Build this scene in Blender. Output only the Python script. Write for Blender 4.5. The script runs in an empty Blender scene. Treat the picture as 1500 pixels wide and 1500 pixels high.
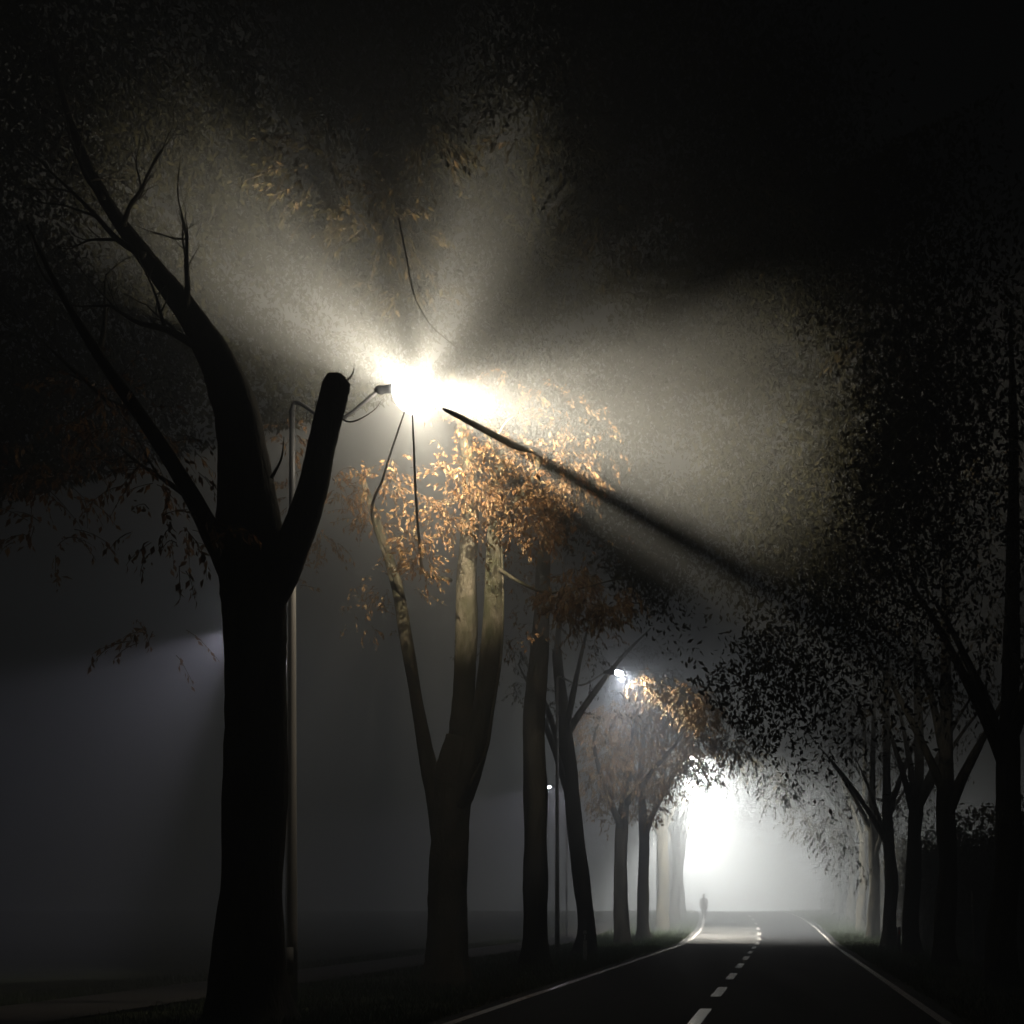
import bpy, math, random
import numpy as np

# ------------------------------------------------------------------ camera, sky, exposure
S = bpy.context.scene
COL = S.collection
F, VX, VY, EYE = 1800.0, 1148.0, 1333.0, 1.6      # focal length and vanishing point of the road, eye height


def P(px, py, d):
    """the place that lies d metres down the road"""
    return ((px - VX) / F * d, d, EYE + (VY - py) / F * d)


cam = bpy.data.cameras.new('camera')
cam.sensor_width = 36.0
cam.lens = 36.0 * F / 1500.0
cam.shift_x = (750 - VX) / 1500.0
cam.shift_y = (VY - 750) / 1500.0
cam.clip_start, cam.clip_end = 0.05, 2000
co = bpy.data.objects.new('camera', cam)
COL.objects.link(co)
co.location = (0, 0, EYE)
co.rotation_euler = (math.radians(90), 0, 0)
S.camera = co

W = bpy.data.worlds.new('World')
S.world = W
W.use_nodes = True
nt = W.node_tree
sky = nt.nodes.new('ShaderNodeTexSky')
sky.sky_type = 'NISHITA'
sky.sun_disc = False
sky.sun_elevation = math.radians(1.0)
sky.sun_rotation = math.radians(200)
hs = nt.nodes.new('ShaderNodeHueSaturation')
hs.inputs['Saturation'].default_value = 1.0
nt.links.new(sky.outputs[0], hs.inputs['Color'])
nt.links.new(hs.outputs[0], nt.nodes['Background'].inputs[0])
nt.nodes['Background'].inputs[1].default_value = 0.0012

S.view_settings.view_transform = 'Standard'
S.view_settings.look = 'None'
S.view_settings.exposure = 0.0
S.view_settings.gamma = 1.0
S.view_settings.use_curve_mapping = False
cy = S.cycles
cy.max_bounces = 4
cy.diffuse_bounces = 2
cy.glossy_bounces = 2
cy.transmission_bounces = 3
cy.volume_bounces = 0
cy.transparent_max_bounces = 6
cy.use_adaptive_sampling = False
cy.use_denoising = True
cy.sample_clamp_indirect = 1.5
cy.sample_clamp_direct = 0.0
cy.caustics_reflective = False
cy.caustics_refractive = False

rng = np.random.default_rng(11)
random.seed(4)


# ------------------------------------------------------------------ materials
def mat(name, c1, c2, scale=8.0, rough=0.85, bump=0.3, bump_scale=None, stretch=(1, 1, 1), spec=0.3, metal=0.0,
        detail=6.0, bump_dist=0.03):
    m = bpy.data.materials.new(name)
    m.use_nodes = True
    n, l = m.node_tree.nodes, m.node_tree.links
    b = n['Principled BSDF']
    b.inputs['Roughness'].default_value = rough
    b.inputs['Specular IOR Level'].default_value = spec
    b.inputs['Metallic'].default_value = metal
    tc = n.new('ShaderNodeTexCoord')
    mp = n.new('ShaderNodeMapping')
    mp.inputs['Scale'].default_value = stretch
    l.new(tc.outputs['Object'], mp.inputs[0])
    no = n.new('ShaderNodeTexNoise')
    no.inputs['Scale'].default_value = scale
    no.inputs['Detail'].default_value = detail
    l.new(mp.outputs[0], no.inputs['Vector'])
    cr = n.new('ShaderNodeValToRGB')
    cr.color_ramp.elements[0].position = 0.35
    cr.color_ramp.elements[1].position = 0.68
    cr.color_ramp.elements[0].color = (*c1, 1)
    cr.color_ramp.elements[1].color = (*c2, 1)
    l.new(no.outputs['Fac'], cr.inputs[0])
    l.new(cr.outputs[0], b.inputs['Base Color'])
    if bump:
        n2 = n.new('ShaderNodeTexNoise')
        n2.inputs['Scale'].default_value = bump_scale or scale * 3
        n2.inputs['Detail'].default_value = 5
        l.new(mp.outputs[0], n2.inputs['Vector'])
        bp = n.new('ShaderNodeBump')
        bp.inputs['Strength'].default_value = bump
        bp.inputs['Distance'].default_value = bump_dist
        l.new(n2.outputs['Fac'], bp.inputs['Height'])
        l.new(bp.outputs[0], b.inputs['Normal'])
    return m


M = {}
M['asphalt'] = mat('asphalt', (.01, .011, .013), (.028, .028, .032), 1.3, .85, .5, 90, spec=.2, bump_dist=.01)
M['lit_asphalt'] = mat('lit_asphalt', (.03, .03, .03), (.22, .21, .2), .8, .6, .4, 60, (.5, 1.6, 1), spec=.4, bump_dist=.01)  # paler asphalt: lamplight on the road put into the colour
M['paint'] = mat('road_paint', (.6, .56, .54), (.85, .82, .8), 9, .3, .15, 60, spec=.8, bump_dist=.005)
M['grass_soil'] = mat('verge_soil', (.015, .02, .008), (.05, .055, .025), 2.5, .95, .8, 18, spec=.1)
M['path'] = mat('path_paving', (.03, .028, .026), (.05, .045, .042), 2, .85, .3, 60, spec=.2, bump_dist=.01)
M['bark'] = mat('bark', (.03, .028, .02), (.1, .088, .065), 5, .95, .9, 16, (1, 1, .22), spec=.15, bump_dist=.04)
M['silhouette_bark'] = mat('silhouette_bark', (.012, .012, .009), (.04, .036, .028), 5, .95, .9, 16, (1, 1, .3), spec=.1, bump_dist=.04)  # bark colour darkened so these trunks stand as unlit silhouettes
M['mossy_bark'] = mat('mossy_bark', (.055, .055, .032), (.14, .122, .092), 3.6, .95, 1, 14, (1, 1, .55), spec=.1, bump_dist=.04)
M['twig'] = mat('twig', (.04, .03, .02), (.09, .07, .05), 12, .9, 0)
M['steel'] = mat('galvanised_steel', (.4, .39, .38), (.52, .5, .48), 4, .42, .1, 40, (1, 1, .2), spec=.6, metal=.15, bump_dist=.003)
M['housing'] = mat('grey_housing', (.12, .12, .12), (.18, .18, .18), 6, .6, 0)
M['post_white'] = mat('post_plastic', (.75, .75, .73), (.85, .85, .83), 9, .5, .1, 40)
M['post_dark'] = mat('post_band', (.02, .02, .02), (.04, .04, .04), 9, .5, 0)
M['reflector_red'] = mat('red_reflector', (.75, .09, .02), (.9, .14, .03), 20, .25, 0, spec=.8)
M['coat'] = mat('wool_coat', (.05, .02, .02), (.09, .035, .03), 14, .95, .2)
M['trousers'] = mat('dark_trousers', (.03, .02, .02), (.05, .03, .03), 14, .95, .2)
M['skin'] = mat('skin', (.35, .2, .15), (.42, .26, .2), 8, .6, 0)
M['hair'] = mat('hair', (.02, .012, .01), (.04, .025, .02), 30, .7, 0)
M['shoe'] = mat('leather', (.02, .02, .02), (.03, .03, .03), 8, .4, 0)


def leaf_mat(name, stops, transl=.45, rough=.45, spec=.5):
    m = bpy.data.materials.new(name)
    m.use_nodes = True
    n, l = m.node_tree.nodes, m.node_tree.links
    n.remove(n['Principled BSDF'])
    out = n['Material Output']
    at = n.new('ShaderNodeAttribute')
    at.attribute_name = 'tone'
    cr = n.new('ShaderNodeValToRGB')
    els = cr.color_ramp.elements
    els[0].position, els[0].color = stops[0][0], (*stops[0][1], 1)
    els[1].position, els[1].color = stops[-1][0], (*stops[-1][1], 1)
    for p, c in stops[1:-1]:
        e = els.new(p)
        e.color = (*c, 1)
    l.new(at.outputs['Fac'], cr.inputs[0])
    pr = n.new('ShaderNodeBsdfPrincipled')
    pr.inputs['Roughness'].default_value = rough
    pr.inputs['Specular IOR Level'].default_value = spec
    tr = n.new('ShaderNodeBsdfTranslucent')
    mx = n.new('ShaderNodeMixShader')
    mx.inputs[0].default_value = transl
    l.new(cr.outputs[0], pr.inputs['Base Color'])
    l.new(cr.outputs[0], tr.inputs['Color'])
    l.new(pr.outputs[0], mx.inputs[1])
    l.new(tr.outputs[0], mx.inputs[2])
    l.new(mx.outputs[0], out.inputs['Surface'])
    return m


M['leaf_autumn'] = leaf_mat('autumn_leaf', [(0, (.18, .09, .04)), (.45, (.33, .18, .085)), (.8, (.46, .29, .14)), (1, (.48, .36, .2))])
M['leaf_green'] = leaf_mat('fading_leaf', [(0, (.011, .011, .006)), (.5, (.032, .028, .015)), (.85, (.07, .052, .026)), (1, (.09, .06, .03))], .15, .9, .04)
M['grass'] = leaf_mat('grass_blade', [(0, (.02, .035, .01)), (1, (.06, .09, .025))], .3)


def emit(name, col, strength, alpha=1.0):
    m = bpy.data.materials.new(name)
    m.use_nodes = True
    n, l = m.node_tree.nodes, m.node_tree.links
    n.remove(n['Principled BSDF'])
    e = n.new('ShaderNodeEmission')
    e.inputs[0].default_value = (*col, 1)
    e.inputs[1].default_value = strength
    t = n.new('ShaderNodeBsdfTransparent')
    a = n.new('ShaderNodeAddShader')
    l.new(e.outputs[0], a.inputs[0])
    l.new(t.outputs[0], a.inputs[1])
    l.new(a.outputs[0], n['Material Output'].inputs['Surface'])
    return m


M['lens_warm'] = emit('lit_lens_warm', (1, .94, .82), 7)
M['lens_far'] = emit('lit_lens_far', (1, .94, .82), 4)
M['lens_cool'] = emit('lit_lens_cool', (.86, .9, 1), 60)


# ------------------------------------------------------------------ mesh helpers
class MB:
    def __init__(s):
        s.v, s.f, s.n, s.tone = [], [], 0, []

    def add(s, verts, faces, tone=0.5):
        verts = np.asarray(verts, float)
        s.v.append(verts)
        s.f += [tuple(i + s.n for i in f) for f in faces]
        s.n += len(verts)
        s.tone += [tone] * len(faces)

    def box(s, c, size, taper=1.0):
        x, y, z = size[0] / 2, size[1] / 2, size[2] / 2
        vs = []
        for k, t in ((-1, 1), (1, taper)):
            for i, j in ((-1, -1), (1, -1), (1, 1), (-1, 1)):
                vs.append((c[0] + i * x * t, c[1] + j * y * t, c[2] + k * z))
        s.add(vs, [(3, 2, 1, 0), (4, 5, 6, 7), (0, 1, 5, 4), (1, 2, 6, 5), (2, 3, 7, 6), (3, 0, 4, 7)])

    def tube(s, pts, radii, seg=12, sub=4, rough=0.0, cap=True, flare=0.0):
        pts = np.asarray(pts, float)
        radii = np.asarray(radii, float)
        n = len(pts)
        if sub > 1 and n > 2:
            pp = np.vstack([2 * pts[0] - pts[1], pts, 2 * pts[-1] - pts[-2]])
            out, rr = [], []
            for i in range(n - 1):
                a, b, c, d = pp[i:i + 4]
                for k in range(sub):
                    t = k / sub
                    out.append(.5 * ((2 * b) + (-a + c) * t + (2 * a - 5 * b + 4 * c - d) * t * t + (-a + 3 * b - 3 * c + d) * t ** 3))
                    u = t * t * (3 - 2 * t)
                    rr.append(radii[i] * (1 - u) + radii[i + 1] * u)
            out.append(pts[-1])
            rr.append(radii[-1])
            pts, radii = np.array(out), np.array(rr)
            n = len(pts)
        tan = np.gradient(pts, axis=0)
        tan /= np.linalg.norm(tan, axis=1)[:, None] + 1e-9
        ref = np.array([1.0, 0, 0]) if abs(tan[0][0]) < .9 else np.array([0, 1.0, 0])
        u = np.cross(tan[0], ref)
        u /= np.linalg.norm(u)
        ang = np.linspace(0, 2 * np.pi, seg, endpoint=False)
        ph = rng.uniform(0, 6.28, 6)
        vs = []
        L = 0.0
        for i in range(n):
            if i:
                L += np.linalg.norm(pts[i] - pts[i - 1])
                u = u - tan[i] * np.dot(u, tan[i])
                u /= np.linalg.norm(u) + 1e-9
            w = np.cross(tan[i], u)
            r = np.full(seg, radii[i])
            if rough:
                r *= 1 + rough * (np.sin(3 * ang + ph[0] + L * .7) * .5 + np.sin(5 * ang + ph[1] - L * 1.3) * .35
                                  + np.sin(2 * ang + ph[2] + L * 2.1) * .4 + .25 * math.sin(L * 3 + ph[3])) + rng.normal(0, rough * .12, seg)
            if flare:
                k = math.exp(-L / .35)
                r *= 1 + flare * k * (1 + .5 * np.sin(5 * ang + ph[4]))
            vs.append(pts[i] + r[:, None] * (np.cos(ang)[:, None] * u + np.sin(ang)[:, None] * w))
        fs = []
        for i in range(n - 1):
            for k in range(seg):
                k2 = (k + 1) % seg
                fs.append((i * seg + k, i * seg + k2, (i + 1) * seg + k2, (i + 1) * seg + k))
        if cap:
            fs.append(tuple(range(seg))[::-1])
            fs.append(tuple((n - 1) * seg + k for k in range(seg)))
        s.add(np.vstack(vs), fs)

    def build(s, name, m, parent=None, smooth=True, mesh_only=False):
        me = bpy.data.meshes.new(name)
        me.from_pydata(np.vstack(s.v).tolist(), [], s.f)
        if len(set(s.tone)) > 1:
            a = me.attributes.new('tone', 'FLOAT', 'FACE')
            a.data.foreach_set('value', np.array(s.tone, dtype=np.float32))
        me.materials.append(m)
        if smooth:
            me.polygons.foreach_set('use_smooth', [True] * len(me.polygons))
        me.update()
        if mesh_only:
            return me
        o = bpy.data.objects.new(name, me)
        COL.objects.link(o)
        if parent:
            o.parent = parent
        return o


def tag(o, label=None, cat=None, group=None, kind=None):
    if label:
        o['label'] = label
    if cat:
        o['category'] = cat
    if group:
        o['group'] = group
    if kind:
        o['kind'] = kind
    return o


def thing(name, label, cat, loc, group=None):
    o = bpy.data.objects.new(name, None)
    COL.objects.link(o)
    o.location = loc
    o.empty_display_size = .3
    return tag(o, label, cat, group)


# ------------------------------------------------------------------ lie of the land
def gz(y):
    """the road climbs gently from 56 m on"""
    t = min(max((y - 54) / 52.0, 0), 1)
    return 1.45 * (t * t * (3 - 2 * t))


def bend(y):
    return -.0012 * max(y - 58, 0) ** 2 if y < 110 else -.0012 * 52 ** 2 - .1248 * (y - 110)


ST = list(np.concatenate([np.arange(-24, 14, 4), np.arange(14, 130, 1.5), np.arange(130, 331, 6)]))
ST = [float(a) for a in ST]


def strip(name, x0, x1, lift, m, ya=-24, yb=330, kind='structure', parent=None, label=None, cross=1, thick=0.0, wob=0.0):
    mb = MB()
    ys = [y for y in ST if ya < y < yb]
    ys = [ya] + ys + [yb]
    vs, fs = [], []
    for i, y in enumerate(ys):
        wl = wob * (math.sin(y * .9) + math.sin(y * 2.3 + 1)) * .5
        for k in range(cross + 1):
            a = x0 + (x1 - x0) * k / cross
            if k in (0, cross):
                a += wl if k == 0 else -wl
            vs.append((a + bend(y), y, gz(y) + lift))
    c = cross + 1
    for i in range(len(ys) - 1):
        for k in range(cross):
            fs.append((i * c + k, i * c + k + 1, (i + 1) * c + k + 1, (i + 1) * c + k))
    mb.add(vs, fs)
    o = mb.build(name, m, parent, smooth=False)
    if kind:
        o['kind'] = kind
    return o


# ground as one sheet
mb = MB()
xs = [-150, -90, -50, -30, -20, -15, -12, -9, -7, -5.6, -5.0, 2.6, 3.2, 5, 7, 10, 15, 25, 50, 90, 150]
vs = []
for y in ST:
    for x in xs:
        xx = x + (bend(y) if abs(x) < 40 else 0)
        z = gz(y)
        if x < -5.3 or x > 2.9:
            z += .035 * math.sin(x * 1.7 + y * .6) + .03 * math.sin(y * 1.3 + x) + .03
        else:
            z -= .02
        vs.append((xx, y, z - .005))
n = len(xs)
mb.add(vs, [(i * n + k, i * n + k + 1, (i + 1) * n + k + 1, (i + 1) * n + k) for i in range(len(ST) - 1) for k in range(n - 1)])
tag(mb.build('ground', M['grass_soil'], None), kind='structure')

strip('road', -4.98, 2.58, .012, M['asphalt'], cross=6)
strip('cycle_path', -12.2, -9.9, .10, M['path'], cross=2)
tag(strip('lit_road_patch', -5.0, -1.22, .016, M['lit_asphalt'], 57.5, 76, cross=3, wob=.25), kind='structure')  # pool of lamplight on the left lane, laid as a pale strip
lm = strip('left_edge_line', -4.74, -4.58, .020, M['paint'])
rm = strip('right_edge_line', 2.19, 2.34, .020, M['paint'])
y0 = 12.6
for k in range(16):
    ya = 16.9 - 5.55 * 2 + 5.55 * k
    strip('centre_dash', -1.34, -1.15, .020, M['paint'], ya, ya + 2.8)


# ------------------------------------------------------------------ leaves
def leaf_at(mb, p, d, length, width, tone):
    d = d / (np.linalg.norm(d) + 1e-9)
    r = rng.normal(size=3)
    s_ = np.cross(d, r)
    s_ /= np.linalg.norm(s_) + 1e-9
    nn = np.cross(d, s_)
    m_ = p + d * length * .45
    e = width * .5
    vs = [p, m_ + s_ * e + nn * e * .35, m_ - s_ * e + nn * e * .35, p + d * length - nn * length * .08, m_]
    mb.add(vs, [(0, 4, 1), (4, 3, 1), (0, 2, 4), (4, 2, 3)], tone)


def spray(lf, tw, start, direc, length, nleaf, size, droop=.9, tone0=.5, spread=.3):
    """one twig curving down with leaves along it"""
    p = np.array(start, float)
    d = np.array(direc, float)
    d /= np.linalg.norm(d) + 1e-9
    pts = [p.copy()]
    st = 5
    for i in range(st):
        d = d + np.array([0, 0, -droop / st]) + rng.normal(0, .08, 3)
        d /= np.linalg.norm(d)
        p = p + d * length / st
        pts.append(p.copy())
    pts = np.array(pts)
    if tw is not None:
        tw.tube(pts, np.linspace(.007, .003, len(pts)), 3, 1, cap=False)
    for j in range(nleaf):
        t = (j + rng.uniform(.3, 1)) / nleaf * st
        i = min(int(t), st - 1)
        q = pts[i] + (pts[i + 1] - pts[i]) * (t - i)
        dd = (pts[i + 1] - pts[i]) / (length / st)
        ld = dd * .7 + rng.normal(0, .45, 3) + np.array([0, 0, -.75])
        s_ = size * rng.uniform(.45, 1.45)
        leaf_at(lf, q + rng.normal(0, spread * .08, 3), ld, s_, s_ * rng.uniform(.34, .5), float(np.clip(tone0 + rng.normal(0, .22), 0, 1)))


def clump(lf, tw, c, r, ntw, nleaf=9, size=.11, length=.55, tone0=.5, droop=.9, shell=.0):
    c, r = np.array(c, float), np.array(r, float)
    for _ in range(ntw):
        v = rng.normal(size=3)
        v /= np.linalg.norm(v)
        q = c + v * r * (rng.uniform(shell, 1) ** (1 / 3))
        out = v * np.array([1, 1, .3]) + rng.normal(0, .3, 3)
        spray(lf, tw, q, out, length * rng.uniform(.6, 1.3), nleaf, size, droop, tone0)


def make_tree(base, label, limbs, clumps, bark='bark', leafm='leaf_autumn', group=None, name='roadside_tree', dens=1.0,
              size=.11, crown_parts=()):
    """limbs: list of (name, world points, radii, flare)"""
    b = np.array(base, float)
    t = thing(name, label, 'tree', base, group)
    for nm, pts, rad in limbs:
        m_ = MB()
        m_.tube(np.array(pts) - b, rad, 20 if rad[0] > .2 else (12 if rad[0] > .07 else 7), 8 if rad[0] > .2 else 6,
                rough=(.12 if bark == 'mossy_bark' else .1) if rad[0] > .12 else .06, flare=.45 if nm == 'trunk' else 0)
        m_.build(nm, M[bark], t)
    if clumps:
        lf, tw = MB(), MB()
        for c, r, nt_, *k in clumps:
            kw = dict(k[0]) if k else {}
            kw.setdefault('size', size)
            clump(lf, tw, np.array(c) - b, r, max(3, int(nt_ * dens)), **kw)
        cr = tag(lf.build('crown', M[leafm], t, smooth=False), kind='stuff')
        tag(tw.build('twigs', M['twig'], cr), kind='stuff')
    return t


# ---- street lamps -------------------------------------------------
LEVEL = .026                                          # fog density


def light(name, loc, watts, col, radius, parent, spot=None, blend=.3, aim=None):
    ld = bpy.data.lights.new(name, 'SPOT' if spot else 'POINT')
    ld.energy = watts
    ld.color = col
    ld.shadow_soft_size = radius
    if spot:
        ld.spot_size = math.radians(spot)
        ld.spot_blend = blend
    o = bpy.data.objects.new(name, ld)
    COL.objects.link(o)
    o.location = loc
    o.parent = parent
    if aim is not None:
        from mathutils import Vector
        o.rotation_euler = Vector(aim).to_track_quat('-Z', 'Y').to_euler()
    return o


LA = np.array([-.27, .89, .37])                       # line of sight from the camera through the big lamp, axis of its added beams
LA /= np.linalg.norm(LA)
LR = np.cross(LA, [0, 0, 1.0])
LR /= np.linalg.norm(LR)
LU = np.cross(LR, LA)


def lobe(phi, theta):
    """aim of a beam added to shape the fog glow: phi round LA, theta away from it"""
    p, t = math.radians(phi), math.radians(theta)
    v = math.sin(t) * math.cos(p) * LR + math.cos(t) * LA + math.sin(t) * math.sin(p) * LU
    return tuple(v)


def street_lamp(base, height, head, label, watts, col, lens='lens_warm', spot=None, blend=.3, r0=.085, r1=.045, radius=.06,
                group='lamps over the road', arm_rise=.35, hs_=1.0, lit=True, beams=None, broad=False, globe=0):
    """head is the world place of the light itself"""
    b = np.array(base, float)
    t = thing('street_lamp', label, 'street lamp', base, group)
    p = MB()
    p.tube([(0, 0, 0), (0, 0, height * .5), (0, 0, height - .02)], [r0, (r0 + r1) / 2, r1], 20, 4)
    pole = p.build('pole', M['steel'], t)
    d = MB()
    d.box((0, -r0 * 1.02, .75), (.1, .03, .45))
    d.build('service_door', M['housing'], pole)
    h = np.array(head, float) - b
    s = 1 if h[0] > 0 else -1
    a = MB()
    end = h + np.array([-s * (.52 * hs_ + globe * .75), 0, .02])
    a.tube([(0, 0, height - .06), (s * .1, 0, height + arm_rise * .35), (end[0] * .5, end[1] * .5, height * .45 + end[2] * .5 + arm_rise * .35 + .05), end],
           [r1, .036, .032, .03], 10, 5)
    a.build('arm', M['steel'], t)
    c = MB()
    if broad:                                                    # wide lantern lying along the road, its lamp on the far end
        e0 = end + np.array([s * .1, 0, .03])
        c.tube([end + (-s * .06, 0, 0), e0], [.05, .06], 12, 1)
        c.box(e0 + (s * .09, .12, .0), (.22, .95, .10), 1)
        c.box(e0 + (s * .09, .12, .066), (.2, .9, .03), .7)
    else:
        c.tube([end + (-s * .06, 0, 0), end + (s * .02 * hs_, 0, .01), end + (s * .16 * hs_, 0, .02), end + (s * .30 * hs_, 0, .03), end + (s * .36 * hs_, 0, .03)],
               [.04, .075, .10 * hs_, .115 * hs_, .10 * hs_], 14, 3)
    hd = c.build('lamp_head', M['housing'], t, smooth=not broad)
    if lit:
        g = MB()
        if globe:
            zs = [math.cos(math.pi * k / 12) for k in range(13)]
            g.tube([h + np.array([0, 0, -globe * z_]) for z_ in zs], [max(globe * math.sqrt(max(1 - z_ * z_, 0)), .012) for z_ in zs], 24, 1)
        else:
            g.tube([end + (s * .365 * hs_, 0, .02), end + (s * .42 * hs_, 0, .0), h + (0, 0, 0), h + (s * .09, 0, .0), h + (s * .12, 0, .0)],
               [.085 * hs_, .09 * hs_, .095 * hs_, .06, .02], 14, 3)
        g.build('lens', M[lens], hd)
        for w_, sp_, bl_, aim_ in (beams or [(watts, spot, blend, None)]):
            light('lamp_light', tuple(h), w_, col, radius, t, sp_, bl_, aim_)
    return t


FARW = (1, .96, .85)
WARM, COOL, PINK = (1, .85, .62), (.97, .98, 1), (.93, .86, 1)
L1 = P(608, 574, 20)
street_lamp((-8.0, 20, 0.02), 9.75, L1, 'blazing street lamp on a tall pole behind the forked black trunk', 0, WARM, arm_rise=.25,
            beams=[(12000, 44, 1, lobe(6, 32)), (26000, 42, 1, lobe(2, 56)), (12000, 36, 1, lobe(-10, 38)), (21000, 38, 1, lobe(-12, 58)),  # spots added to shape the fog fans and light the pole
                   (11000, 32, 1, lobe(69, 28)), (6500, 24, 1, lobe(69, 39)), (13000, 44, 1, lobe(142, 28)), (11000, 36, 1, lobe(146, 40)),
                   (15000, 56, 1, lobe(0, 0)), (14000, 36, 1, lobe(0, 0)), (7500, 48, 1, lobe(-72, 30)), (2000, 100, 1, lobe(60, 8)), (1000, 40, 1, (-.5, .0, -1)), (70, 100, 1, (-.1, .2, -1)), (16, None, 0, None)], globe=.36, hs_=.62)
L2 = P(908, 986, 43.4)
street_lamp((-8.0, 43.4, 0.02), 9.7, L2, 'small white star of a street lamp above the brown leafy crown', 0, COOL, 'lens_cool',
            beams=[(40, None, 0, None), (10000, 84, 1, (.08, 1, -.3)), (220, 130, 1, (.1, .3, -1))])
L3 = P(1008, 1106, 66)
street_lamp((-7.5, 66, gz(66)), 9.6, L3, 'street lamp in the leaves where the bright fog begins, on the thin far pole', 0, FARW, 'lens_far', beams=[(105000, 140, 1, (.5, .4, -1)), (12000, 26, .8, (-.1, -1, -.06))])
for y, w in ((89, 30000), (112, 240000), (135, 240000)):
    bx = -8.0 + bend(y)
    street_lamp((bx, y, gz(y)), 9.7, (bx + 2.0, y, gz(y) + 9.9),
                {89: 'street lamp in the bright fog above the walking person', 112: 'farther street lamp where the road bends left in the bright fog',
                 135: 'farthest street lamp, lost in the bright fog behind the bend'}[y], 0, FARW, 'lens_far', beams=[(w, 140, 1, (.25, .4, -1)), (w * .08, None, 0, None)])
# cut-off lamps along the cycle path
A = P(347, 921, 28)
street_lamp((-11.3, 28, .05), 7.75, A, 'path lamp whose head hides behind the forked black trunk, thin pole beside it', 0, PINK, 'lens_cool',
            beams=[(1000, 66, .5, (-1, .1, -.8)), (15, 140, .5, (0, 0, -1))], r0=.055, r1=.04, group='lamps along the cycle path', arm_rise=.1, hs_=.7)
B = P(804, 1153, 64)
street_lamp((-11.3, 64, gz(64)), 8.0, B, 'small violet path lamp beside the straight black trunk, arm to its right', 450, PINK, 'lens_cool',
            spot=166, blend=.15, r0=.055, r1=.04, group='lamps along the cycle path', arm_rise=.1, hs_=.7)

# ---- tree 1: the black forked trunk in front ----------------------
d = 17.5
T1 = P(366, 1497, d)
T1 = (T1[0], d, 0)
limbs = [
    ('trunk', [(T1[0], d, -.1), P(366, 1400, d), P(370, 1200, d), P(374, 1000, d), P(374, 900, d), P(368, 800, d), P(360, 700, d), P(354, 640, d), P(344, 590, d), P(318, 525, d + .1), P(272, 452, d + .2), P(212, 375, d + .3), P(152, 290, d + .5), P(104, 180, d + .6), P(70, 50, d + .7)],
     [.5, .45, .42, .41, .43, .42, .38, .34, .3, .24, .18, .13, .09, .055, .02]),
    ('limb', [P(385, 885, d), P(410, 842, d), P(436, 785, d), P(458, 720, d), P(472, 650, d), P(484, 600, d), P(491, 570, d), P(496, 556, d), P(499, 549, d)],
     [.26, .25, .22, .2, .19, .19, .185, .16, .07]),
    ('branch', [P(494, 575, d), P(505, 560, d), P(516, 548, d + .1), P(519, 532, d + .1)], [.03, .018, .01, .004]),
    ('branch', [P(478, 640, d), P(466, 610, d - .1), P(462, 588, d - .1)], [.025, .014, .005]),
    ('branch', [P(398, 700, d - .3), P(412, 672, d - .4), P(416, 640, d - .4)], [.025, .014, .005]),
    ('limb', [P(350, 860, d), P(318, 800, d - .3), P(285, 735, d - .7), P(240, 660, d - 1), P(200, 600, d - 1.4), P(145, 520, d - 1.8), P(90, 430, d - 2), P(40, 330, d - 2)],
     [.2, .15, .125, .105, .085, .065, .04, .015]),
    ('branch', [P(484, 600, d), P(512, 618, d + .6), P(545, 603, d + 1.2), P(560, 585, d + 1.8)], [.02, .012, .008, .005]),
]
def ramify(start, direc, length, rad, depth, out):
    """finer and finer boughs"""
    p, v = np.array(start, float), np.array(direc, float)
    v /= np.linalg.norm(v)
    pts = [p.copy()]
    for _ in range(4):
        v = v + rng.normal(0, .16, 3) + np.array([0, 0, .05])
        v /= np.linalg.norm(v)
        p = p + v * length / 4
        pts.append(p.copy())
    out.append(('branch', pts, [rad, rad * .8, rad * .62, rad * .45, rad * .28]))
    if depth:
        for k in (1, 2, 3, 4):
            if rng.uniform() < .8:
                w = v + rng.normal(0, .55, 3) * np.array([1, .6, 1])
                ramify(pts[k], w, length * rng.uniform(.45, .7), rad * (.55 - .08 * k), depth - 1, out)


for (px, py, dx, dz, ln, rd) in [(318, 525, -.9, .6, 1.6, .075), (272, 452, .1, 1, 1.3, .05), (212, 375, -1, .5, 1.5, .055), (180, 330, .2, 1, 1.2, .04),
                                 (152, 290, -.8, 1, 1.2, .04), (285, 735, -1, .3, 1.5, .05), (200, 600, -1, .3, 1.5, .05), (145, 520, .3, 1, 1.2, .04), (90, 430, -.7, 1, 1.2, .03)]:
    ramify(P(px, py, d), (dx, -.1, dz), ln, rd, 2, limbs)
clumps = []
for _ in range(7):
    px, py = rng.uniform(20, 260), rng.uniform(560, 800)
    clumps.append((P(px, py, rng.uniform(15.5, 18)), (.7, .7, .5), 16, dict(tone0=.35)))
for px, py, dd in ((120, 560, 17), (200, 690, 17), (270, 780, 18.5), (230, 935, 19)):
    clumps.append((P(px, py, dd), (.5, .5, .35), 9, dict(tone0=.4)))
make_tree(T1, 'huge black forked trunk at left in front of the blazing lamp', limbs, clumps)

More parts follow.
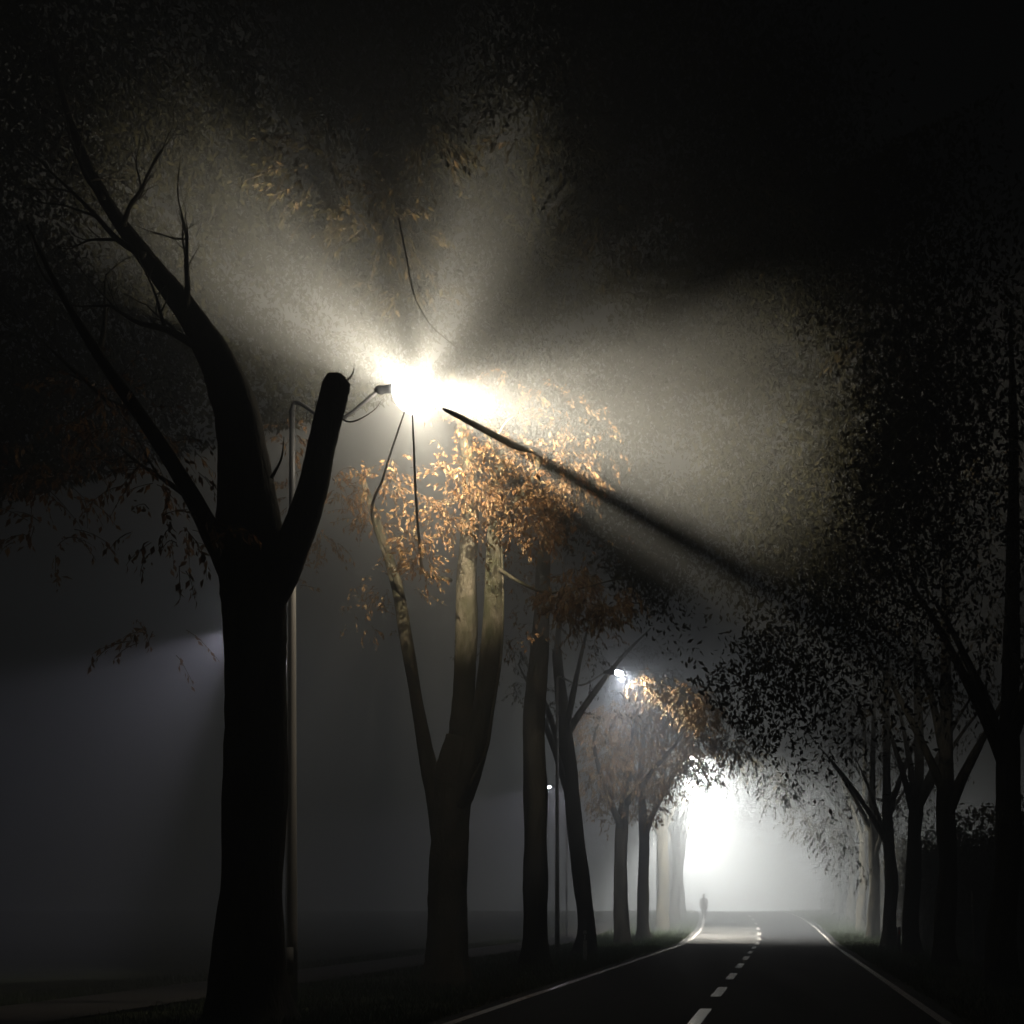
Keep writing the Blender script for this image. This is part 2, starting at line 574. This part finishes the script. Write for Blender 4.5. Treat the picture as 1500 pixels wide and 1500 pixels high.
# ---- tree 2: three pale limbs lit by the lamp ---------------------
d = 26
T2 = (P(655, 1440, d)[0], d, 0)
limbs = [
    ('trunk', [(T2[0], d, -.1), P(655, 1380, d), P(656, 1280, d), P(660, 1200, d), P(667, 1130, d), P(676, 1080, d)], [.44, .4, .385, .39, .38, .32]),
    ('limb', [P(648, 1230, d), P(634, 1150, d), P(620, 1080, d), P(606, 1000, d), P(594, 930, d), P(582, 860, d), P(560, 790, d + .4), P(530, 700, d + 1)],
     [.24, .17, .14, .13, .125, .12, .1, .06]),
    ('limb', [P(666, 1150, d), P(676, 1080, d), P(681, 1000, d), P(684, 920, d), P(684, 850, d), P(688, 760, d + .2), P(684, 660, d + .5), P(660, 540, d + 1)],
     [.3, .25, .23, .215, .21, .18, .14, .08]),
    ('limb', [P(668, 1180, d), P(690, 1110, d - .1), P(706, 1040, d - .2), P(718, 960, d - .3), P(723, 880, d - .3), P(724, 800, d - .3), P(728, 720, d), P(738, 660, d + .3), P(744, 630, d + .5)],
     [.3, .26, .22, .215, .19, .17, .13, .07, .03]),
    ('shoot', [P(688, 1150, d - .4), P(712, 1100, d - .5), P(722, 1040, d - .55), P(734, 960, d - .55), P(737, 880, d - .5), P(735, 800, d - .4)],
     [.035, .035, .033, .03, .026, .018]),
    # the low branch that runs from the crown towards the road lamp and throws the long dark wedge through the fog
    ('branch', [P(735, 770, 26), P(790, 674, 25.2), P(752, 652, 23.4), P(706, 628, 21.6), P(672, 610, 20.3), P(655, 602, 19.0), P(650, 599, 17.9)],
     [.09, .075, .065, .055, .045, .03, .02]),
    ('branch', [P(726, 830, 25.7), P(760, 852, 25), P(800, 868, 24.4), P(850, 862, 24), P(885, 853, 23.8), P(918, 845, 23.6)], [.05, .035, .025, .02, .015, .008]),
    ('branch', [P(660, 850, 26), P(622, 838, 24.8), P(614, 790, 23.8), P(609, 720, 22.2), P(606, 650, 20.6), P(604, 606, 19.6)], [.05, .035, .028, .022, .018, .012]),
    ('branch', [P(592, 880, 26), P(546, 762, 24.4), P(561, 700, 22.2), P(580, 640, 20.6), P(593, 602, 19.7)], [.05, .03, .02, .015, .01]),
    ('branch', [P(728, 640, 22.5), P(742, 618, 22.6), P(764, 606, 22.9), P(792, 604, 23.2)], [.022, .014, .009, .005]),
    ('branch', [P(700, 626, 21.4), P(716, 640, 21.6), P(726, 664, 21.8), P(748, 690, 22)], [.018, .012, .008, .004]),
    ('branch', [P(678, 613, 20.5), P(690, 600, 20.8), P(712, 598, 21), P(738, 586, 21.3)], [.014, .009, .006, .003]),
    ('branch', [P(670, 510, 19.2), P(630, 475, 19.3), P(606, 430, 19.4), P(596, 380, 19.6), P(584, 320, 20)], [.006, .008, .01, .012, .014]),
]
cl = []
k1 = dict(tone0=.6, length=.45)
# lit skirts of the crown: (px, py, depth, radius, twigs)
for px, py, dd, rx, rz, nt_ in [
    (470, 790, 24.5, .38, .12, 20), (500, 720, 24.5, .45, .25, 22), (540, 760, 24.5, .3, .2, 12), (545, 710, 25, .5, .22, 20), (610, 735, 24.2, .35, .25, 16),
    (600, 790, 24, .22, .2, 16), (618, 825, 24, .25, .2, 22), (650, 760, 24.5, .35, .3, 24), (690, 740, 25, .6, .45, 46),
    (720, 690, 25, .7, .4, 46), (760, 740, 25, .55, .4, 46), (790, 775, 25, .32, .28, 34), (800, 720, 25, .5, .4, 40),
    (840, 700, 25, .45, .3, 26), (750, 650, 24.6, .6, .25, 26), (810, 655, 25.4, .7, .3, 24), (870, 660, 26, .6, .4, 16),
    (665, 690, 24.5, .6, .4, 26), (580, 690, 24.6, .4, .3, 14), (750, 790, 25.4, .3, .14, 10), (700, 625, 25, .6, .3, 16),
    (430, 640, 23.5, .3, .3, 12), (425, 720, 23.5, .28, .4, 14), (428, 850, 23, .15, .2, 5), (560, 770, 24.4, .3, .12, 8),
    (740, 580, 26, .8, .5, 22), (830, 600, 26.5, .9, .5, 22), (570, 860, 27, .8, .4, 14), (530, 900, 28, .9, .6, 14), (760, 930, 27, .3, .3, 6)]:
    cl.append((P(px, py, dd), (rx, .6, rz), int(nt_ * 1.2), k1))
for px, py, rx, rz, nt_ in [(812, 880, .25, .1, 14), (845, 862, .35, .14, 18), (830, 900, .16, .1, 8), (862, 885, .25, .1, 12), (885, 903, .25, .08, 10),
                            (905, 890, .2, .08, 8), (928, 872, .12, .08, 5), (850, 840, .2, .06, 6)]:
    cl.append((P(px, py, 24), (rx, .4, rz), nt_ * 2, dict(tone0=.75, length=.3, size=.12)))
T2o = make_tree(T2, 'tree with three pale limbs and orange leaves lit by the blazing lamp', limbs, cl, 'mossy_bark', size=.1)
# upper crown beyond the lamp, its leaf clumps placed to cut the fog beams
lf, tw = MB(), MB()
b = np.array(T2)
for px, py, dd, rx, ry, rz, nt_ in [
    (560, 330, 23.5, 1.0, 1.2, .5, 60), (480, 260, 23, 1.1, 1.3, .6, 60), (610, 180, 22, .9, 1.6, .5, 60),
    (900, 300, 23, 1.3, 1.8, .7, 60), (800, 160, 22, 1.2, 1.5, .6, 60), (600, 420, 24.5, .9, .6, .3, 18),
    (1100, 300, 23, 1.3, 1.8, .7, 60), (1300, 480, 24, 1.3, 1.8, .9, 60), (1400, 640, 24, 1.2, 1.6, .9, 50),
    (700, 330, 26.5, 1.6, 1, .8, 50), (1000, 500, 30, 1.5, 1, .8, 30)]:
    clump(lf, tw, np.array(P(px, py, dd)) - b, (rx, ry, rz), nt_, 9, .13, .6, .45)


def leaves_fast(mb, pos, size, ratio, tone0):
    n = len(pos)
    d = rng.normal(size=(n, 3)) * .6 + np.array([0, 0, -.7])
    d /= np.linalg.norm(d, axis=1)[:, None]
    s_ = np.cross(d, rng.normal(size=(n, 3)))
    s_ /= np.linalg.norm(s_, axis=1)[:, None]
    nn = np.cross(d, s_)
    L = (size * rng.uniform(.6, 1.3, n))[:, None]
    e = L * ratio * .5
    m_ = pos + d * L * .45
    vs = np.stack([pos, m_ + s_ * e + nn * e * .35, m_ - s_ * e + nn * e * .35, pos + d * L - nn * L * .08, m_], 1).reshape(-1, 3)
    fs, tn = [], []
    tone = np.clip(tone0 + rng.normal(0, .12 if tone0 < .2 else .22, n), 0, 1)
    for i in range(n):
        k = 5 * i
        fs += [(k, k + 4, k + 1), (k + 4, k + 3, k + 1), (k, k + 2, k + 4), (k + 4, k + 2, k + 3)]
        tn += [tone[i]] * 4
    mb.v.append(vs)
    mb.f += [tuple(a + mb.n for a in f) for f in fs]
    mb.n += len(vs)
    mb.tone += tn


def leaf_screen(mb, f0, f1, R, tau, th0=12, th1=98, size=.14, thick=.5, tone0=.3):
    """leaf shell added over and behind the lamp to stop its light; f0..f1 the side it closes, R how far off"""
    f0, f1, t0, t1 = map(math.radians, (f0, f1, th0, th1))
    area = R * R * (f1 - f0) * (math.cos(t0) - math.cos(t1))
    n = int(tau * area / (size * size * .45 * .5 * .5))
    f = rng.uniform(f0, f1, n)
    ct = rng.uniform(math.cos(t1), math.cos(t0), n)
    keep = (np.sin(f * 9 + ct * 7) + np.sin(f * 23 - ct * 15 + 1) * .8 + np.sin(ct * 31 + f * 5)) > rng.uniform(-2.6, 1.0, n)
    if f0 < -.5:                                                 # ragged lower rim of the leaf shell
        rim = f0 + .2 * (1.2 + np.sin(ct * 13) + .7 * np.sin(ct * 37 + 2) + .4 * np.sin(ct * 83))
        keep &= (f > rim) | (rng.uniform(0, 1, len(f)) < .06)
    f, ct = f[keep], ct[keep]
    n = len(f)
    r = R * (1 + thick * rng.beta(1.5, 2.5, n))
    st = np.sqrt(1 - ct ** 2)
    pos = np.array(L1) - b + (st * np.cos(f) * r)[:, None] * LR + (ct * r)[:, None] * LA + (st * np.sin(f) * r)[:, None] * LU
    leaves_fast(mb, pos, size, .45, tone0)


leaf_screen(lf, 32, 170, 7.4, 3.2, th0=0, th1=80, size=.145, tone0=0)
leaf_screen(lf, -42, 32, 8.4, 3.4, th0=0, th1=88, size=.15, tone0=0)
leaf_screen(lf, 170, 200, 6.0, 3.0, th0=0, th1=88, size=.15, tone0=0)
lo = MB()
leaf_screen(lo, -70, -28, 2.4, .45, 20, 80, .11, 1.2, .6)  # leaves added to hold the lamp's light off the lower right
tag(lo.build('lower_leaf_screen', M['leaf_autumn'], T2o, smooth=False), kind='stuff')
uc = tag(lf.build('upper_crown_screen', M['leaf_green'], T2o, smooth=False), kind='stuff')  # upper crown together with the added light-stopping leaf shell
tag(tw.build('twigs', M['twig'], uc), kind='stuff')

# ---- the lone leafy branch over the road, of the third tree --------
d = 35
T3 = (P(784, 1415, d)[0], d, 0)
limbs = [
    ('trunk', [(T3[0], d, -.1), P(784, 1350, d), P(784, 1250, d), P(785, 1150, d), P(783, 1050, d), P(790, 950, d + .2), P(795, 850, d + .4), P(800, 700, d + .6)],
     [.38, .34, .33, .33, .31, .26, .2, .1]),
]
cl = []
for _ in range(14):
    cl.append((P(rng.uniform(690, 900), rng.uniform(560, 930), rng.uniform(34, 38)), (1.0, 1.0, .7), 15, dict(tone0=.3)))
make_tree(T3, 'straight black trunk left of the small violet path lamp', limbs, cl, 'silhouette_bark', size=.12)


# ---- the rest of the two rows --------------------------------------
def row_tree(x, y, label, lean=0.0, r=.36, fork=5.0, low=6.5, nclump=26, spread=3.2, dens=1.0, leafm='leaf_green', group=None, seed=0, h=15, leaves=11, extra=()):
    g = gz(y)
    b = (x, y, g)
    q = lambda dx, dy, z: (x + dx, y + dy, g + z)
    j = rng.normal(0, .12, 8)
    limbs = [('trunk', [q(0, 0, -.1), q(j[0] * .3, 0, 1.2), q(lean * .35 + j[1], 0, fork * .6), q(lean * .8, 0, fork), q(lean * 1.2 + j[2], j[3], fork * 1.5), q(lean * 1.3, 0, h * .75), q(lean, 0, h * .95)],
              [r * 1.12, r, r * .93, r * .85, r * .6, r * .35, r * .12])]
    for k in range(4):
        a = k * 1.6 + rng.uniform(0, 1)
        L = rng.uniform(.6, 1) * spread
        z0 = fork * rng.uniform(.85, 1.3)
        c, s = math.cos(a), math.sin(a)
        l0 = lean * min(z0 / fork, 1.2)
        limbs.append(('limb', [q(l0, 0, z0), q(l0 + c * L * .3, s * L * .3, z0 + 1.5), q(l0 + c * L * .65, s * L * .65, z0 + 3.0), q(l0 + c * L, s * L, z0 + 4.2)],
                      [r * .5, r * .36, r * .22, r * .08]))
    cl = []
    for _ in range(nclump):
        a = rng.uniform(0, 6.28)
        z = rng.uniform(low, h)
        prof = math.sin(math.pi * min(max((z - low + 1.2) / (h - low + 2), 0.05), .95)) ** .6
        rr = spread * prof * math.sqrt(rng.uniform(.1, 1))
        cl.append((q(lean + math.cos(a) * rr, math.sin(a) * rr, z), (1.0, 1.0, .6), leaves, dict(tone0=rng.uniform(.2, .7), size=.14, nleaf=8, length=.65)))
    cl += list(extra)
    return make_tree(b, label, limbs, cl, 'silhouette_bark' if y < 50 else 'bark', leafm=leafm, group=group, dens=dens)


LEFT = [(44, -7.1, -.75, .31, 'trunk leaning left just right of the small violet path lamp', 8.2, .8),
        (62, -7.05, .0, .3, 'dark trunk close to the left side of the thin far pole', 7.2, 1),
        (71, -7.0, .0, .36, 'bowed trunk just right of the thin far pole, left of the bright fog', 7.4, 1),
        (80, -7.1, .1, .3, 'faint trunk at the left border of the white glow', 7.6, 1),
        (90, -7.5, .1, .3, 'pale foggy trunk nearest the walking person', 7.8, 1),
        (101, -9.2, .1, .3, 'foggy trunk beyond the walking person on the left bank', 7.5, 1),
        (113, -10.6, .1, .3, 'faint tree where the road bends away in the glow', 7, 1)]
for y, x, lean, r, lab, low, dens in LEFT:
    row_tree(x if y < 100 else x, y, lab, lean, r, 6.9 if y == 44 else 5.2, low, group='trees of the left row', dens=dens, leafm='leaf_autumn' if y == 54 else 'leaf_green')
cl = []
for px, py, dd, rx, rz, nt_ in [(870, 1070, 50, .9, .8, 40), (905, 1040, 50, .8, .7, 40), (945, 1030, 49.5, .8, .7, 40), (985, 1050, 50, .9, .7, 44), (1020, 1085, 51, .8, .7, 40),
                                (890, 1110, 51, 1.0, .9, 44), (940, 1090, 51, 1.0, .9, 50), (985, 1105, 52, 1.0, .8, 50), (930, 1145, 52, 1.1, .8, 40), (870, 1150, 52, .9, .8, 30),
                                (975, 1150, 53, .8, .5, 30), (1012, 1125, 53, .6, .35, 30), (1040, 1140, 54, .5, .2, 8), (1005, 1025, 46, .7, .5, 40), (1035, 1050, 46, .6, .5, 30),
                                (960, 1010, 46, .5, .3, 16), (935, 1000, 44.6, .35, .15, 10), (1070, 1100, 54, .9, .7, 30), (900, 1180, 54, 1, .8, 26), (950, 1185, 54, .6, .5, 16)]:
    cl.append((P(px, py, dd + (2.0 if dd >= 49 else .8)), (rx, rx, rz), int(nt_ * 2.3), dict(tone0=.8, size=.17, length=.6, nleaf=8)))
bx, by = P(912, 1398, 56)[0], 56.0
make_tree((bx, by, gz(by)), 'tree carrying the brown lit crown below the white star of the far street lamp',
          [('trunk', [(bx, by, gz(by) - .1), P(909, 1300, by), P(911, 1220, by), P(920, 1130, by), P(935, 1060, by)], [.36, .31, .28, .2, .1]),
           ('limb', [P(911, 1215, by), P(885, 1150, by - 2), P(870, 1090, by - 4), P(880, 1050, by - 5)], [.16, .11, .07, .04]),
           ('limb', [P(915, 1180, by), P(955, 1130, by - 2), P(990, 1090, by - 4), P(1010, 1060, by - 5)], [.16, .11, .07, .04]),
           ('limb', [P(916, 1160, by), P(925, 1090, by - 3), P(930, 1040, by - 5)], [.12, .08, .04])], cl, group='trees of the left row')
RIGHT = [(26, 4.6, .2, 'nearest dark tree on the right verge, at the right border'),
         (35, 4.6, .0, 'second dark tree of the right row, behind the pale thin post'),
         (44, 4.6, .1, 'right row tree whose trunk rises just right of the orange reflector'),
         (53, 4.6, -.1, 'right row tree whose trunk rises just left of the orange reflector'),
         (62, 4.55, .0, 'right row trunk faintly lit, second from the glow'),
         (71, 4.6, .1, 'leaning right row trunk beside the white glow'),
         (80, 4.6, .0, 'trunk cut out against the right border of the white glow'),
         (91, 4.4, .0, 'grey foggy trunk just inside the right side of the glow')]
for y, x, lean, lab in RIGHT:
    ex = []
    if y in (62, 71, 80):                                        # boughs hanging low over the road
        for k in range(13):
            u = rng.uniform()
            q_ = P(1262 - 195 * u, 1278 - 150 * u - rng.uniform(0, 75), y - rng.uniform(0, 5))
            ex.append((q_, (.9, .9, .7), 16, dict(tone0=.4, size=.16, nleaf=8, length=.8, droop=1.3)))
    row_tree(x + bend(y) * .3, y, lab, lean, .3, 4.6, 5.4 if y > 50 else 6.5, group='trees of the right row', spread=3.4, extra=ex)


# ------------------------------------------------------------------ posts
def marker(x, y, label, refl, m='post_white'):
    t = thing('marker_post', label, 'marker post', (x, y, gz(y) + .02), 'marker posts along the verges')
    b_ = MB()
    b_.box((0, 0, .45), (.12, .05, .9), .92)
    b_.box((0, 0, .925), (.11, .045, .05), .6)
    b_.build('post', M[m], t, smooth=False)
    c_ = MB()
    c_.box((0, -.001, .74), (.125, .058, .2), .98)
    c_.build('band', M['post_dark'], t, smooth=False)
    e_ = MB()
    e_.box((0, -.033, .74), (.05, .008, .16))
    e_.build('reflector', M[refl], t, smooth=False)


marker(P(857, 1412, 38)[0], 38, 'white marker post at the foot of the leaning trunk', 'post_white')
marker(P(1317, 1390, 47)[0], 47, 'marker post with an orange reflector on the right verge', 'reflector_red', 'post_dark')
t = thing('thin_post', 'pale thin tall post on the right verge', 'post', (P(1428, 1420, 33)[0], 33, .02))
b_ = MB()
b_.tube([(0, 0, 0), (-.03, 0, 1.1), (-.08, 0, 2.1)], [.03, .03, .028], 10, 3)
b_.build('post', M['steel'], t)
b_ = MB()
b_.tube([(-.08, 0, 2.1), (-.08, 0, 2.13)], [.036, .03], 10, 1)
b_.build('cap', M['post_dark'], t)

# ------------------------------------------------------------------ person
PD = 86.0
px = P(1031, 1330, PD)[0]
pz = gz(PD) + .02
per = thing('person', 'person in a dark reddish coat walking away into the bright fog', 'person', (px, PD, pz))
per.scale = (.98, .98, .98)


def skin_mesh(name, verts, edges, radii, root, m, parent, sub=2):
    me = bpy.data.meshes.new(name)
    me.from_pydata(verts, edges, [])
    o = bpy.data.objects.new(name, me)
    COL.objects.link(o)
    o.parent = parent
    sm = o.modifiers.new('skin', 'SKIN')
    sm.use_smooth_shade = True
    for i, r in enumerate(radii):
        sv = me.skin_vertices[0].data[i] if me.skin_vertices else None
        if sv:
            sv.radius = r if isinstance(r, tuple) else (r, r)
            sv.use_root = i == root
    s_ = o.modifiers.new('sub', 'SUBSURF')
    s_.levels = s_.render_levels = sub
    me.materials.append(m)
    return o


def limb_tubes(name, segs, m, parent):
    mb_ = MB()
    for pts, rad in segs:
        mb_.tube(pts, rad, 12, 4)
    return mb_.build(name, m, parent)


# the body: one surface of revolution-like lofts joined by a voxel remesh
body = MB()
body.tube([(0, 0, .86), (0, 0, .95), (0, 0, 1.12), (0, 0, 1.3), (0, 0, 1.42), (0, 0, 1.47), (0, .0, 1.55)], [.13, .155, .14, .17, .15, .07, .055], 16, 4)
body.tube([(0, 0, 1.52), (0, -.01, 1.56), (0, -.01, 1.62), (0, 0, 1.7), (0, .01, 1.76), (0, .01, 1.78)], [.05, .072, .085, .095, .07, .03], 16, 4)
for s, st in ((-1, .24), (1, -.2)):
    body.tube([(s * .09, 0, .9), (s * .1, st * .45, .5), (s * .1, st * .75 - (.08 if st < 0 else 0), .1), (s * .1, st * .75 - (.06 if st < 0 else 0), .04)], [.095, .066, .045, .04], 12, 4)
    body.tube([(s * .19, 0, 1.41), (s * .25, -st * .25, 1.13), (s * .24, -st * .7 + .03, .89), (s * .235, -st * .8 + .04, .83)], [.06, .045, .033, .028], 12, 4)
    hy = -st * .8 + .04
    body.tube([(s * .235, hy, .84), (s * .232, hy + .01, .79), (s * .23, hy + .015, .75)], [.03, .036, .028], 10, 3)
    for f in range(4):
        body.tube([(s * .232, hy - .02 + f * .014, .765), (s * .228, hy - .018 + f * .014, .72), (s * .215, hy - .015 + f * .014, .69 + .006 * abs(f - 1.5))], [.009, .008, .007], 6, 2)
    body.tube([(s * .23, hy + .03, .8), (s * .22, hy + .055, .765), (s * .212, hy + .055, .735)], [.011, .01, .008], 6, 2)
    fy = st * .75 - (.06 if st < 0 else 0)
    body.tube([(s * .1, fy - .07, .04), (s * .1, fy + .02, .05), (s * .105, fy + .13, .035), (s * .105, fy + .19, .025)], [.035, .045, .04, .022], 10, 3)
bo = body.build('body', M['trousers'], per)
rm_ = bo.modifiers.new('join', 'REMESH')
rm_.mode = 'VOXEL'
rm_.voxel_size = .011
rm_.use_smooth_shade = True
coat = MB()
coat.tube([(0, 0, .66), (0, 0, .8), (0, 0, 1.0), (0, 0, 1.2), (0, 0, 1.36), (0, 0, 1.46), (0, 0, 1.5)], [.235, .22, .185, .2, .205, .12, .085], 20, 4, rough=.02)
for s, st in ((-1, .24), (1, -.2)):
    coat.tube([(s * .15, 0, 1.42), (s * .22, -st * .1, 1.3), (s * .255, -st * .25, 1.13), (s * .245, -st * .7 + .03, .88)], [.08, .08, .068, .055], 12, 4)
coat.build('coat', M['coat'], per)
hr = MB()
hr.tube([(0, -.01, 1.6), (0, -.02, 1.68), (0, -.005, 1.755), (0, 0, 1.795)], [.07, .1, .085, .03], 14, 4, rough=.05)
hr.build('hair', M['hair'], per)

# ------------------------------------------------------------------ grass of the verges
g_ = MB()


def blades(n_, x0, x1, y0_, y1_, hmin=.06, hmax=.2):
    for _ in range(n_):
        u = rng.uniform()
        y = y0_ + (y1_ - y0_) * u ** 1.3
        x = rng.uniform(x0, x1) + bend(y)
        z = gz(y)
        h = rng.uniform(hmin, hmax)
        a = rng.uniform(0, 6.28)
        w = .006 + .0004 * y
        dx, dy = math.cos(a) * w, math.sin(a) * w
        lx, ly = rng.normal(0, h * .35, 2)
        g_.add([(x - dx, y - dy, z), (x + dx, y + dy, z), (x + lx, y + ly, z + h)], [(0, 1, 2)], float(rng.uniform()))


blades(26000, -9.8, -5.02, 14, 60)
blades(9000, -14, -12.3, 18, 60)
blades(14000, 2.62, 7.5, 14, 60)
blades(5000, -9.6, -5.02, 60, 100, .15, .35)
blades(5000, 2.62, 6, 60, 100, .15, .35)
tag(g_.build('grass', M['grass'], None, smooth=False), 'dark grass of the verges beside the road', 'grass', kind='stuff')

hd_ = thing('hedge', 'tall dark hedge added to stop the far glow behind the right row of trunks', 'hedge', (5.9, 88, gz(88)))  # put in to keep the far fog glow from spreading right
h_ = MB()
n_ = 95000
yy = rng.uniform(36, 122, n_)
xx = np.clip(6.6 - (yy - 36) / 24, 5.0, 6.6) + rng.uniform(0, 1, n_) ** .8 * 2.6 + np.array([bend(v) * .3 for v in yy])
top = 4.4 + .8 * np.sin(yy * .7) + .5 * np.sin(yy * 1.9 + 1)
zz = np.array([gz(v) for v in yy]) + rng.uniform(0, 1, n_) * top
leaves_fast(h_, np.stack([xx - 5.9, yy - 88, zz - gz(88)], 1), .24, .5, .3)
tag(h_.build('foliage', M['leaf_green'], hd_, smooth=False), kind='stuff')
h_ = MB()
for k in range(21):
    y = 38 + 4 * k
    x = 7.2 - min(1, (y - 36) / 24) + bend(y) * .3 - 5.9
    h_.tube([(x, y - 88, gz(y) - gz(88) - .1), (x + rng.normal(0, .1), y - 88, gz(y) - gz(88) + 1.5), (x + rng.normal(0, .3), y - 88 + rng.normal(0, .3), gz(y) - gz(88) + 3.6)], [.08, .06, .02], 7, 3)
tag(h_.build('stems', M['bark'], hd_), kind='stuff')

# fallen leaves along the road edges
fl = MB()
n_ = 5200
yy = 12 + 60 * rng.uniform(0, 1, n_) ** 1.6
side = rng.uniform(0, 1, n_) < .6
off = rng.exponential(.45, n_)
xx = np.where(side, -4.95 + off - .9, 2.5 - off + .9) + np.array([bend(v) for v in yy])
st_ = fl.n
leaves_fast(fl, np.zeros((n_, 3)), .09, .5, .45)
v_ = fl.v[-1].reshape(n_, 5, 3)
v_[:, :, 2] *= .12
a_ = rng.uniform(0, 6.28, n_)[:, None]
vx = v_[:, :, 0] * np.cos(a_) - v_[:, :, 1] * np.sin(a_)
vy = v_[:, :, 0] * np.sin(a_) + v_[:, :, 1] * np.cos(a_)
v_[:, :, 0] = vx + xx[:, None]
v_[:, :, 1] = vy + yy[:, None]
v_[:, :, 2] += np.array([gz(v) for v in yy])[:, None] + .035
fl.v[-1] = v_.reshape(-1, 3)
tag(fl.build('fallen_leaves', M['leaf_autumn'], None, smooth=False), 'brown fallen leaves scattered along the road edges', 'leaves', kind='stuff')

# ------------------------------------------------------------------ fog
hz = MB()
hz.box((-5, 152, 10.5), (330, 370, 24))
o = hz.build('haze', M['grass'], None, smooth=False)
o.data.materials.clear()
hm = bpy.data.materials.new('haze')
hm.use_nodes = True
hn = hm.node_tree.nodes
hn.remove(hn['Principled BSDF'])
pv = hn.new('ShaderNodeVolumePrincipled')
pv.inputs['Color'].default_value = (.83, .89, .97, 1)
pv.inputs['Density'].default_value = LEVEL
pv.inputs['Anisotropy'].default_value = .1
hm.node_tree.links.new(pv.outputs[0], hn['Material Output'].inputs['Volume'])
o.data.materials.append(hm)
tag(o, 'pale night fog filling the avenue', 'fog', kind='stuff')
